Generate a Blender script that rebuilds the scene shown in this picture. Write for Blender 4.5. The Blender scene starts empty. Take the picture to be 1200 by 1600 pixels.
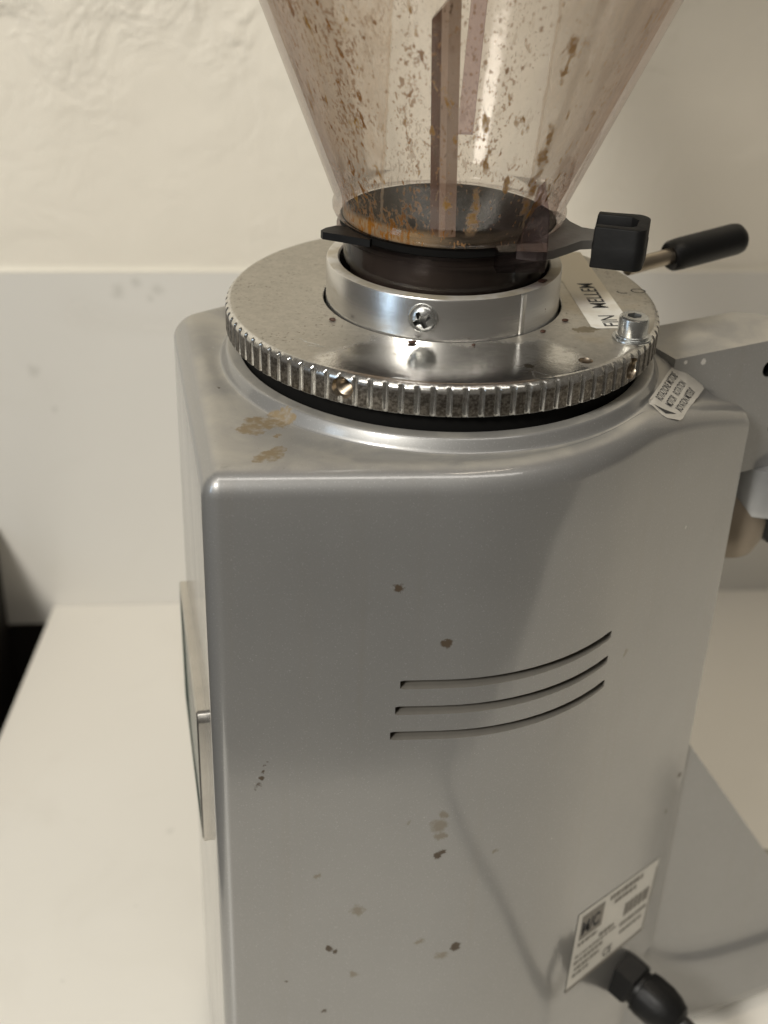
import bpy, bmesh, math, random
from mathutils import Vector, Matrix, noise
from mathutils.bvhtree import BVHTree
random.seed(7)
S = bpy.context.scene
COL = S.collection
PI = math.pi
H = 315.0            # height (mm) of the adjusting ring's top face above the counter

# ------------------------------------------------------------------ camera
cam = bpy.data.cameras.new("camera")
cam.sensor_fit = 'VERTICAL'; cam.sensor_height = 36.0; cam.sensor_width = 27.0
cam.lens = 46.477
cam.clip_start = 0.01; cam.clip_end = 50
co = bpy.data.objects.new("camera", cam); COL.objects.link(co)
th, ro = 0.5255, 0.0359
fw = Vector((0, math.cos(th), -math.sin(th))); rt = Vector((1, 0, 0)); up = rt.cross(fw)
r2 = rt*math.cos(ro) + up*math.sin(ro); u2 = -rt*math.sin(ro) + up*math.cos(ro)
M = Matrix.Identity(4)
for i in range(3):
    M[i][0] = r2[i]; M[i][1] = u2[i]; M[i][2] = -fw[i]
M.translation = Vector((-0.0143, -0.3561, 0.1349 + H/1000))
co.matrix_world = M
cam.dof.use_dof = True; cam.dof.focus_distance = 0.350; cam.dof.aperture_fstop = 13.0
S.camera = co

# ------------------------------------------------------------------ light
W = bpy.data.worlds.new("World"); S.world = W; W.use_nodes = True
bg = W.node_tree.nodes["Background"]
bg.inputs[0].default_value = (1.0, 0.88, 0.72, 1); bg.inputs[1].default_value = 0.08
S.view_settings.view_transform = 'Standard'; S.view_settings.look = 'None'
S.view_settings.exposure = 0.0; S.view_settings.gamma = 1.0

def area(name, loc, target, sx, sy, power, col):
    l = bpy.data.lights.new(name, 'AREA'); l.shape = 'RECTANGLE'; l.size = sx; l.size_y = sy
    l.energy = power; l.color = col
    o = bpy.data.objects.new(name, l); COL.objects.link(o); o.location = loc
    o.rotation_euler = (Vector(target)-Vector(loc)).to_track_quat('-Z', 'Y').to_euler()
    return o
area("key_lamp", (-0.66, -1.13, 1.16), (0, 0.0, 0.3), 0.26, 0.26, 23.5, (1.0, 0.962, 0.893))
cl = area("counter_fill", (0.30, -0.02, 1.7), (0.22, 0.06, 0), 0.40, 0.30, 0.6, (1.0, 0.87, 0.70))  # added fill for the counter right of the body, no known fixture
cl.data.spread = math.radians(70)
area("edge_highlight_fill", (0.10, -0.60, 1.55), (0.05, 0.0, 0.3), 1.40, 0.22, 4.2, (1.0, 0.95, 0.88))  # strip light added to put a highlight along the rolled top edge
area("window_light", (-0.75, -0.60, 0.45), (0, 0, 0.30), 0.16, 0.45, 0.7, (0.60, 0.79, 1.0))

# ------------------------------------------------------------------ helpers
def tag(o, label=None, cat=None, group=None, kind=None):
    if label: o['label'] = label
    if cat: o['category'] = cat
    if group: o['group'] = group
    if kind: o['kind'] = kind
    return o
def empty(name, loc=(0, 0, 0)):
    o = bpy.data.objects.new(name, None); COL.objects.link(o); o.location = loc; o.empty_display_size = .02
    return o
def link(name, bm, mats, parent=None, smooth=35, scale=0.001, dz=H, recalc=True):
    """mm geometry, z measured from the ring's top face -> linked mesh object"""
    if recalc: bmesh.ops.recalc_face_normals(bm, faces=bm.faces)
    for v in bm.verts: v.co = Vector((v.co.x, v.co.y, v.co.z + dz))*scale
    me = bpy.data.meshes.new(name); bm.to_mesh(me); bm.free()
    if smooth is not None:
        for p in me.polygons: p.use_smooth = True
        me.set_sharp_from_angle(angle=math.radians(smooth))
    for m in (mats if isinstance(mats, (list, tuple)) else [mats]): me.materials.append(m)
    o = bpy.data.objects.new(name, me); COL.objects.link(o)
    if parent: o.parent = parent
    return o
def loops(bm, rings, close=True, mat=0, cap0=False, cap1=False):
    """bridge successive rings of equal length"""
    vs = [[bm.verts.new(p) for p in r] for r in rings]
    n = len(vs[0])
    for a, b in zip(vs, vs[1:]):
        for i in range(n if close else n-1):
            j = (i+1) % n
            f = bm.faces.new((a[i], a[j], b[j], b[i])); f.material_index = mat
    if cap0: bm.faces.new(vs[0][::-1]).material_index = mat
    if cap1: bm.faces.new(vs[-1]).material_index = mat
    return vs
def basis(ax):
    z = Vector(ax).normalized()
    x = z.orthogonal().normalized() if abs(z.z) > .99 else Vector((0, 0, 1)).cross(z).normalized()
    y = z.cross(x)
    return x, y, z
def lathe(bm, prof, c=(0, 0, 0), ax=(0, 0, 1), n=64, mat=0, cap0=True, cap1=True, rot=0, rfun=None):
    x, y, z = basis(ax) if tuple(ax) != (0, 0, 1) else (Vector((1, 0, 0)), Vector((0, 1, 0)), Vector((0, 0, 1)))
    c = Vector(c); rings = []
    for r, h in prof:
        ring = []
        for i in range(n):
            a = rot + 2*PI*i/n
            rr = rfun(r, h, a) if rfun else r
            ring.append(c + x*rr*math.cos(a) + y*rr*math.sin(a) + z*h)
        rings.append(ring)
    return loops(bm, rings, True, mat, cap0, cap1)
def tube(bm, pts, r, n=12, mat=0, caps=True):
    pts = [Vector(p) for p in pts]; rings = []; prev = None
    for i, p in enumerate(pts):
        t = (pts[min(i+1, len(pts)-1)] - pts[max(i-1, 0)]).normalized()
        if prev is None: x = t.orthogonal().normalized()
        else: x = (prev - t*prev.dot(t)).normalized()
        prev = x; y = t.cross(x)
        rr = r[i] if isinstance(r, (list, tuple)) else r
        rings.append([p + (x*math.cos(2*PI*k/n) + y*math.sin(2*PI*k/n))*rr for k in range(n)])
    loops(bm, rings, True, mat, caps, caps)
def spline(pts, m=10):
    pts = [Vector(p) for p in pts]; out = []
    for i in range(len(pts)-1):
        p0 = pts[max(i-1, 0)]; p1 = pts[i]; p2 = pts[i+1]; p3 = pts[min(i+2, len(pts)-1)]
        for k in range(m):
            t = k/m
            out.append(.5*((2*p1)+(p2-p0)*t+(2*p0-5*p1+4*p2-p3)*t*t+(3*p1-p0-3*p2+p3)*t**3))
    out.append(pts[-1]); return out
def prism(bm, poly, z0, z1, mat=0):
    a = [bm.verts.new((p[0], p[1], z0)) for p in poly]; b = [bm.verts.new((p[0], p[1], z1)) for p in poly]
    n = len(poly); fs = []
    for i in range(n):
        fs.append(bm.faces.new((a[i], a[(i+1) % n], b[(i+1) % n], b[i])))
    fs.append(bm.faces.new(a[::-1])); fs.append(bm.faces.new(b))
    for f in fs: f.material_index = mat
    return a, b
def bevel(bm, w, seg=2, ang=30):
    es = [e for e in bm.edges if len(e.link_faces) == 2 and e.calc_face_angle(0) > math.radians(ang)]
    bmesh.ops.bevel(bm, geom=es, offset=w, segments=seg, affect='EDGES', profile=.5, clamp_overlap=True)
def xform(bm, mat4, verts=None):
    bmesh.ops.transform(bm, matrix=mat4, verts=verts or bm.verts)
def frame(o, x, y, z):
    m = Matrix.Identity(4)
    for i in range(3): m[i][0] = x[i]; m[i][1] = y[i]; m[i][2] = z[i]; m[i][3] = o[i]
    return m
def round_poly(pts):
    """pts: (x, y, radius) counter-clockwise -> dense polyline with rounded corners"""
    out = []; n = len(pts)
    for i in range(n):
        p = Vector(pts[i][:2]); r = pts[i][2]
        a = (Vector(pts[i-1][:2])-p).normalized(); b = (Vector(pts[(i+1) % n][:2])-p).normalized()
        half = a.angle(b)/2; T = r/math.tan(half)
        c = p + (a+b).normalized()*(r/math.sin(half))
        s = p+a*T-c; e = p+b*T-c
        a0 = math.atan2(s.y, s.x); a1 = math.atan2(e.y, e.x)
        while a1 < a0: a1 += 2*PI
        k = max(6, int((a1-a0)/math.radians(4)))
        for j in range(k+1):
            t = a0+(a1-a0)*j/k; out.append(c+Vector((math.cos(t), math.sin(t)))*r)
    return out
def resample(poly, step):
    out = []; n = len(poly)
    for i in range(n):
        a, b = poly[i], poly[(i+1) % n]; m = max(1, int(round((b-a).length/step)))
        for k in range(m): out.append(a.lerp(b, k/m))
    return out
def boolean(o, cutters):
    for c in cutters:
        md = o.modifiers.new("cut", 'BOOLEAN'); md.object = c; md.operation = 'DIFFERENCE'; md.solver = 'EXACT'; md.material_mode = 'TRANSFER'
    dg = bpy.context.evaluated_depsgraph_get()
    me = bpy.data.meshes.new_from_object(o.evaluated_get(dg))
    old = o.data; o.modifiers.clear(); me.name = old.name; o.data = me
    bpy.data.meshes.remove(old)
    for c in cutters:
        m = c.data; bpy.data.objects.remove(c); bpy.data.meshes.remove(m)
    for p in me.polygons: p.use_smooth = True
    me.set_sharp_from_angle(angle=math.radians(35))
def text_bm(bm, s, size, mat4, mat=0, xs=1.0, thick=0, align='LEFT', drape=None, off=0.0):
    cu = bpy.data.curves.new("lettering", 'FONT'); cu.body = s; cu.size = size; cu.align_x = align
    cu.offset = thick
    ob = bpy.data.objects.new("lettering", cu); COL.objects.link(ob)
    dg = bpy.context.evaluated_depsgraph_get(); dg.update()
    me = bpy.data.meshes.new_from_object(ob.evaluated_get(dg))
    n0 = len(bm.verts); f0 = len(bm.faces)
    bm.from_mesh(me); bm.verts.ensure_lookup_table(); bm.faces.ensure_lookup_table()
    for v in bm.verts[n0:]:
        v.co = mat4 @ Vector((v.co.x*xs, v.co.y, 0))
        if drape: v.co.z = drape(v.co.x, v.co.y) + off
    for f in bm.faces[f0:]: f.material_index = mat
    bpy.data.objects.remove(ob); bpy.data.curves.remove(cu); bpy.data.meshes.remove(me)

# ------------------------------------------------------------------ materials
class Mat:
    def __init__(s, name):
        s.m = bpy.data.materials.new(name); s.m.use_nodes = True
        s.t = s.m.node_tree; s.b = s.t.nodes["Principled BSDF"]; s.out = s.t.nodes["Material Output"]
        s._obj = None
    def n(s, typ, **kw):
        nd = s.t.nodes.new(typ)
        for k, v in kw.items():
            if hasattr(nd, k): setattr(nd, k, v)
        return nd
    def link(s, a, b): s.t.links.new(a, b)
    def val(s, nd, i, v):
        if hasattr(v, 'is_output'): s.link(v, nd.inputs[i])
        elif v is not None: nd.inputs[i].default_value = v
    @property
    def P(s):
        if s._obj is None: s._obj = s.n('ShaderNodeTexCoord').outputs['Object']
        return s._obj
    def math(s, op, a, b=None, c=None, clamp=False):
        nd = s.n('ShaderNodeMath', operation=op, use_clamp=clamp)
        s.val(nd, 0, a); s.val(nd, 1, b); s.val(nd, 2, c); return nd.outputs[0]
    def vmath(s, op, a, b=None):
        nd = s.n('ShaderNodeVectorMath', operation=op); s.val(nd, 0, a); s.val(nd, 1, b)
        return nd.outputs['Value'] if op in ('DISTANCE', 'LENGTH', 'DOT_PRODUCT') else nd.outputs[0]
    def noise(s, scale, detail=4, rough=.55, vec=None, dist=0, col=False):
        nd = s.n('ShaderNodeTexNoise'); s.link(vec or s.P, nd.inputs['Vector'])
        nd.inputs['Scale'].default_value = scale; nd.inputs['Detail'].default_value = detail
        nd.inputs['Roughness'].default_value = rough; nd.inputs['Distortion'].default_value = dist
        return nd.outputs['Color' if col else 'Fac']
    def voro(s, scale, vec=None, rand=1, feature='F1'):
        nd = s.n('ShaderNodeTexVoronoi', feature=feature); s.link(vec or s.P, nd.inputs['Vector'])
        nd.inputs['Scale'].default_value = scale; nd.inputs['Randomness'].default_value = rand
        return nd.outputs['Distance'], nd.outputs['Color']
    def ramp(s, f, a, b, lo=0., hi=1., smooth=True):
        nd = s.n('ShaderNodeMapRange', interpolation_type='SMOOTHSTEP' if smooth else 'LINEAR')
        s.val(nd, 0, f); s.val(nd, 1, a); s.val(nd, 2, b); s.val(nd, 3, lo); s.val(nd, 4, hi); return nd.outputs[0]
    def mix(s, f, a, b):
        nd = s.n('ShaderNodeMix', data_type='RGBA'); s.val(nd, 0, f)
        for i, v in ((6, a), (7, b)):
            s.val(nd, i, (*v, 1) if isinstance(v, tuple) and len(v) == 3 else v)
        return nd.outputs[2]
    def mixf(s, f, a, b):
        nd = s.n('ShaderNodeMix', data_type='FLOAT'); s.val(nd, 0, f); s.val(nd, 2, a); s.val(nd, 3, b); return nd.outputs[0]
    def scaled(s, v):
        return s.vmath('MULTIPLY', s.P, v)
    def xyz(s, vec=None):
        nd = s.n('ShaderNodeSeparateXYZ'); s.link(vec or s.P, nd.inputs[0]); return nd.outputs
    def normal_z(s):
        g = s.n('ShaderNodeNewGeometry'); return s.xyz(g.outputs['Normal'])[2]
    def spots(s, pts, amp=.0015, nscale=500, edge=.35, scale=None):
        """pts (mm; z from the ring's top face): x,y,z,r -> mask of ragged blots at those places"""
        v = s.vmath('ADD', s.P, s.vmath('MULTIPLY', s.vmath('SUBTRACT', s.noise(nscale, 5, .65, col=True), (.5, .5, .5)), (amp*2,)*3))
        if scale: v = s.vmath('MULTIPLY', v, scale)
        tot = None
        for x, y, z, r in pts:
            c = Vector((x*.001, y*.001, (z+H)*.001))
            if scale: c = Vector((c.x*scale[0], c.y*scale[1], c.z*scale[2]))
            d = s.vmath('DISTANCE', v, tuple(c))
            m = s.ramp(d, r*.001, r*.001*(1-edge))
            tot = m if tot is None else s.math('MAXIMUM', tot, m)
        return tot
    def set(s, **kw):
        names = dict(color='Base Color', metal='Metallic', rough='Roughness', coat='Coat Weight', coatr='Coat Roughness',
                     aniso='Anisotropic', spec='Specular IOR Level', sub='Subsurface Weight', ior='IOR')
        for k, v in kw.items():
            if isinstance(v, tuple) and len(v) == 3: v = (*v, 1)
            s.val(s.b, names[k], v)
        return s
    def bump(s, h, strength=.3, dist=.001):
        nd = s.n('ShaderNodeBump'); nd.inputs['Strength'].default_value = strength; nd.inputs['Distance'].default_value = dist
        s.link(h, nd.inputs['Height']); s.link(nd.outputs[0], s.b.inputs['Normal']); return nd.outputs[0]
def simple(name, color, rough=.5, metal=0., var=.12, nscale=150, bump=0, bs=800, **kw):
    m = Mat(name)
    f = m.noise(nscale, 5)
    c = m.mix(f, tuple(x*(1-var) for x in color), tuple(min(1, x*(1+var)) for x in color))
    m.set(color=c, metal=metal, rough=m.mixf(m.noise(nscale*2.3, 4), rough*.8, min(1, rough*1.2)), **kw)
    if bump: m.bump(m.noise(bs, 4), bump, .0004)
    return m.m

# wall plaster
m = Mat("plaster")
big = m.noise(9, 3); n1 = m.noise(26, 6, .6, dist=.6); n2 = m.noise(120, 4)
patch = m.ramp(m.noise(7, 3, dist=.4), .46, .62)
wx, wy, wz = m.xyz()
patch = m.math('MULTIPLY', patch, m.math('MULTIPLY', m.ramp(wz, .27, .35, .10, 1.0), m.ramp(wx, .04, -.10, .30, 1.0)))
hgt = m.math('ADD', m.math('MULTIPLY', m.ramp(n1, .38, .68), m.mixf(patch, .14, 1.0)), m.math('MULTIPLY', n2, .07))
m.set(color=m.mix(big, (.74, .69, .59), (.80, .755, .655)), rough=.62, spec=.3)
m.bump(hgt, .55, .0050)
PLASTER = m.m
# glossy white laminate
def laminate(name, c0, c1, rough, marks):
    m = Mat(name)
    smear = m.ramp(m.noise(14, 5, .6, dist=.8), .52, .75)
    speck = m.ramp(m.noise(70, 3, .5), .74, .80)
    c = m.mix(m.noise(6, 4), c0, c1)
    c = m.mix(m.math('MULTIPLY', smear, .10), c, (.50, .46, .38))
    c = m.mix(m.math('MULTIPLY', speck, .25), c, (.38, .35, .30))
    fleck = m.ramp(m.noise(260, 2, .5), .795, .82)
    c = m.mix(m.math('MULTIPLY', fleck, .55), c, (.22, .17, .11))
    if marks: c = m.mix(m.math('MULTIPLY', m.spots(marks, .006, 90, 1.0), .24), c, (.20, .19, .15))
    m.set(color=c, rough=m.mixf(smear, rough, rough+.12), spec=.5)
    m.bump(m.noise(25, 3), .02, .002)
    return m.m
LAM_SPLASH = laminate("laminate_splash", (.66, .64, .59), (.70, .68, .63), .20,
                      [(-137.6, 302, -116.5, 5), (-158, 299, -117, 6), (-147, 301, -113, 4.0), (-143, 301, -122, 3), (-206, 294, -163, 4), (-197, 295, -186, 3.5)])
LAM_TOP = laminate("laminate_counter", (.76, .73, .66), (.80, .775, .71), .30, [(-110, 110, -315, 3.2), (-140, 20, -315, 1.6), (130, -10, -315, 1.8), (150, 110, -315, 7)])
CAULK = simple("caulk", (.72, .68, .575), .45, var=.05, nscale=60, bump=.25, bs=160)
DARK = simple("dark_panel", (.012, .009, .007), .55)
FLOORM = simple("dark_floor", (.02, .016, .012), .6)

# silver lacquer of the casting
m = Mat("silver_lacquer")
nz = m.normal_z()
flake = m.noise(2400, 2, .6); fl = m.ramp(flake, .58, .78)
base = m.mix(m.noise(40, 4), (.252, .250, .243), (.286, .284, .276))
base = m.mix(m.math('MULTIPLY', fl, .30), base, (.66, .66, .64))
upm = m.ramp(nz, .84, .985)
dustn = m.ramp(m.noise(55, 6, .62, dist=.5), .34, .70)
dust = m.math('MULTIPLY', upm, m.mixf(dustn, .25, .75))
base = m.mix(dust, base, (.44, .41, .345))
# fine specks, denser on top
sp = m.ramp(m.noise(900, 3, .6), .70, .76)
reg = m.ramp(m.noise(60, 3), .50, .68)
base = m.mix(m.math('MULTIPLY', sp, m.mixf(upm, m.math('MULTIPLY', reg, .35), .45)), base, (.14, .10, .06))
br = m.ramp(m.noise(640, 2, .5), .775, .80)
base = m.mix(m.math('MULTIPLY', br, m.math('MULTIPLY', reg, .7)), base, (.75, .74, .70))
# dried coffee: film on the top, splashes on the side
film = m.spots([(-47, -50, -17, 4.6), (-43, -48, -17, 4.2), (-38.5, -47, -17, 3.0), (-49, -54.5, -17, 3.6), (-42.5, -69, -17, 3.6), (-45, -70.5, -17, 2.8), (-41, -65, -17, 2.0),
                (-42, -57, -17, 1.4)], .0034, 330, .22)
base = m.mix(m.math('MULTIPLY', film, m.ramp(m.noise(700, 4), .30, .58, .35, .9)), base, (.205, .15, .075))
drip = m.spots([(-10, -76.7, -48.9, 1.7), (3.4, -75.5, -66.8, 2.0), (-45.5, -79.7, -110.5, 1.3), (-46.2, -79.7, -113.2, 1.5), (-44.9, -79.7, -108.0, 1.0), (-44.2, -79.7, -106.0, .8), (-43.6, -79.6, -104.3, .6),
                (4.9, -75.4, -141.4, 1.7), (6.2, -75.3, -140, 1.1), (-26.1, -78, -178.3, 1.8), (-24.2, -78, -179.9, 1.3), (12.2, -74.8, -180, 2.1), (-27.6, -78.2, -206, 1.2), (-39, -79.1, -191.8, 1.0),
                (92.5, -1, -173, 1.3), (88.6, -5, -186, 1.2), (-60.5, -30.4, -17, .7), (30.5, -69, -115, .8), (52, -50, -190, .9), (60, -40, -110, .6), (72, -27, -75, .6),
                (-57.4, -80.9, -207, .8), (40, -62, -87, .6)], .0020, 430, .4)
base = m.mix(m.math('MULTIPLY', drip, .93), base, (.050, .030, .012))
pale = m.spots([(4.6, -75.4, -130, 3.4), (5.2, -75.4, -134, 2.4), (5.5, -75.4, -126, 1.8), (-17.8, -77.3, -162.5, 2.7), (-4, -76.3, -128.5, 1.2), (1, -76, -176.7, 1.8), (22, -72.6, -143, 2.0),
                (-30, -78.4, -148, 1.6), (58, -43, -92, 1.8), (8, -75.2, -183, 2.2), (-19, -77.4, -190, 2)], .0026, 420, .6)
base = m.mix(m.math('MULTIPLY', pale, .75), base, (.15, .118, .072))
white = m.spots([(-33.2, -78.6, -33.8, .55), (-34.4, -78.7, -34.9, .4), (-31.9, -78.5, -33.3, .35), (60, -41, -119, .9), (-41, -79.3, -103, .5), (-50, -80, -108, .7), (73, -8, -18, 1.2), (78, 4, -19, 1.2), (72, 1, -18, .8),
                 (80, -2, -21, 1.3), (66, 8, -18, .8)], .0007, 900, .4)
base = m.mix(m.math('MULTIPLY', white, .8), base, (.78, .76, .72))
# rubbed vertical streaks
strk = m.ramp(m.noise(1, 4, .6, vec=m.scaled((130, 130, 5))), .55, .75)
base = m.mix(m.math('MULTIPLY', strk, m.math('MULTIPLY', m.math('SUBTRACT', 1.0, upm), .12)), base, (.24, .21, .17))
blot = m.math('MAXIMUM', m.math('MAXIMUM', film, drip), dust)
m.set(color=base, metal=m.mixf(blot, .55, .10), rough=m.mixf(dust, m.mixf(m.noise(30, 4), .40, .48), .60),
      coat=m.mixf(m.math('MAXIMUM', m.math('MAXIMUM', film, drip), m.ramp(nz, .86, .97)), .9, .02), coatr=m.mixf(m.ramp(m.noise(1, 5, .65, vec=m.scaled((45, 45, 14)), dist=.6), .35, .65), .045, .12))
m.bump(m.math('ADD', m.math('MULTIPLY', flake, .12), m.math('ADD', m.math('MULTIPLY', m.noise(55, 2), .5), m.math('MULTIPLY', m.noise(650, 2), .10))), .13, .0006)
pn = m.t.nodes[-1]; m.link(pn.outputs[0], m.b.inputs['Coat Normal'])
m.b.inputs['Coat IOR'].default_value = 1.72
LACQ = m.m
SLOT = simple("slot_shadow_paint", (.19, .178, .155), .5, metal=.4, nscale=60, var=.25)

# aluminium of the adjusting ring
m = Mat("worn_aluminium")
X, Y, Z = m.xyz()
nzz = m.normal_z(); upm = m.ramp(nzz, .8, .95)
wob = m.math('MULTIPLY', m.math('SUBTRACT', m.noise(90, 5, .65), .5), .030)
ax = m.math('ABSOLUTE', m.math('SUBTRACT', X, .004))
f = m.math('ADD', m.math('ADD', Y, m.math('MULTIPLY', m.ramp(ax, .022, .060, 0, 1, False), .045)), wob)
clean = m.ramp(f, -.026, -.034)                       # rubbed bright near the front, dusty elsewhere
grain = m.noise(420, 5, .7); pit = m.ramp(m.noise(950, 3, .6), .56, .69)
dustc = m.mix(m.ramp(m.noise(500, 6, .75), .3, .7), (.38, .355, .305), (.47, .44, .38))
dustc = m.mix(m.math('MULTIPLY', pit, m.ramp(m.noise(55, 3), .35, .7, .15, .8)), dustc, (.13, .11, .085))
cl = m.mix(m.ramp(grain, .45, .75), (.70, .69, .66), (.50, .48, .44))
cl = m.mix(m.math('MULTIPLY', m.ramp(m.noise(60, 4), .55, .72), .45), cl, (.26, .22, .16))
top = m.mix(clean, dustc, cl)
rad = m.vmath('LENGTH', m.vmath('MULTIPLY', m.P, (1, 1, 0)))
face = m.math('MULTIPLY', m.ramp(rad, .06100, .06122), m.ramp(Z, H*.001-.0016, H*.001-.0024))
skin = m.mix(m.ramp(m.noise(1300, 4, .65), .38, .68), (.10, .088, .074), (.30, .275, .24))  # rough casting skin, darkened too for the dim room the ridges reflect
sidec = m.mix(face, m.mix(m.ramp(m.noise(900, 3, .6), .4, .7), (.74, .73, .70), (.52, .50, .46)), skin)
stain = m.spots([(38.5, -21, 0, 2.6), (41, -20, 0, 1.8), (36, -22, 0, 1.4), (-13, -43, 0, .9), (21, -47, 0, 1.6)], .0022, 400, .3)
top = m.mix(m.math('MULTIPLY', stain, .8), top, (.17, .135, .075))
tan = m.math('MULTIPLY', m.ramp(m.noise(45, 4, .6), .50, .66), m.ramp(X, .012, .032))
top = m.mix(m.math('MULTIPLY', tan, .38), top, (.42, .345, .225))
col = m.mix(upm, sidec, top)
m.set(color=col, metal=m.mixf(upm, .95, m.mixf(clean, .74, .97)), rough=m.mixf(upm, m.mixf(face, .22, .42), m.mixf(clean, .43, m.mixf(m.ramp(grain, .4, .7), .13, .24))))
m.bump(m.math('ADD', m.noise(1600, 3, .6), m.math('MULTIPLY', m.noise(300, 4), .4)), .10, .0003)
RINGM = m.m
# brushed collar
m = Mat("brushed_aluminium")
X, Y, Z = m.xyz()
brush = m.noise(1, 5, .7, vec=m.scaled((60, 60, 2600)))
upm = m.ramp(m.normal_z(), .5, .9)
rough_side = m.ramp(X, .0195, .0205)
c = m.mix(brush, (.66, .65, .63), (.80, .79, .77))
c = m.mix(m.math('MULTIPLY', upm, m.ramp(m.noise(130, 5), .30, .62, .35, .95)), c, (.46, .41, .31))
c = m.mix(m.math('MULTIPLY', m.ramp(m.noise(75, 5, .6, dist=1.), .62, .72), .5), c, (.36, .29, .20))
c = m.mix(m.ramp(m.noise(420, 3), .735, .76), c, (.16, .08, .04))
m.set(color=c, metal=m.mixf(upm, .97, .55), rough=m.mixf(upm, m.mixf(rough_side, .24, .40), .55), aniso=.4)
m.bump(m.math('ADD', m.math('MULTIPLY', brush, .3), m.math('MULTIPLY', m.math('MULTIPLY', m.noise(330, 4, .6), rough_side), 1.6)), .16, .0005)
COLLARM = m.m
STEEL = simple("zinc_steel", (.56, .57, .56), .26, metal=.95, var=.18, nscale=260, bump=.08, bs=700)
STEELD = simple("tarnished_steel", (.42, .36, .28), .30, metal=.9, var=.2)
SOCKETM = simple("grimy_socket", (.10, .10, .095), .40, metal=.7)
BRASSY = simple("cut_thread_metal", (.30, .25, .19), .42, metal=1., var=.15)
CHROME = simple("badge_chrome", (.62, .60, .56), .25, metal=.95, var=.15)
TANDUST = simple("badge_dusty_edge", (.52, .44, .32), .55, metal=.25, var=.2, nscale=220)
GREEN = simple("badge_green_enamel", (.003, .030, .024), .22, var=.2)
BLACK = simple("black_plastic", (.005, .005, .005), .45, spec=.28, var=.2, bump=.12, bs=900)
RUBBER = simple("black_rubber", (.004, .004, .004), .60, spec=.22, var=.25, bump=.15, bs=700)
GASKET = simple("black_gasket", (.0035, .0033, .003), .75, spec=.12)
CORDM = simple("cord_rubber", (.012, .012, .012), .45)
BROWNL = simple('smoked_lid', (.035, .024, .018), .3)
GREYP = simple("grey_shutter_plate", (.085, .080, .072), .48, var=.25, nscale=240, bump=.1)
GREYF = simple("dusty_shutter_top", (.105, .10, .092), .5, var=.35, nscale=180)
LABELW = simple("label_white", (.78, .76, .70), .45, var=.05, nscale=90)
INK = simple("label_ink", (.020, .020, .022), .6)
INKG = simple("label_faded_ink", (.27, .25, .22), .6, var=.3, nscale=600)
DOSERM = simple("doser_metal", (.42, .43, .44), .35, metal=.7, var=.1)
BROWNM = simple("coffee_stained_metal", (.30, .25, .19), .45, metal=.4, var=.25, nscale=90)
GROUND = simple("coffee_ground", (.045, .018, .009), .6, var=.4)
m = Mat("tape_shaded_end")  # far end painted browner for the shadow falling across the tape
X, Y, Z = m.xyz()
m.set(color=m.mix(m.ramp(m.math('ADD', Y, m.math('MULTIPLY', m.noise(120, 4), .008)), .000, .014), m.mix(m.ramp(m.noise(200, 4), .4, .7), (.80, .78, .71), (.70, .66, .56)), (.62, .55, .41)), rough=.35)
TAPE = m.m
m = Mat("silver_foil_label")
m.set(color=m.mix(m.noise(300, 4), (.50, .48, .43), (.60, .58, .53)), rough=.38, metal=.25)
m.set(color=m.mix(m.spots([(68, -28, -17, 1.6)], .002, 400, .3), m.mix(m.noise(300, 4), (.50, .48, .43), (.60, .58, .53)), (.30, .21, .08)))
FOIL = m.m

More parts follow.
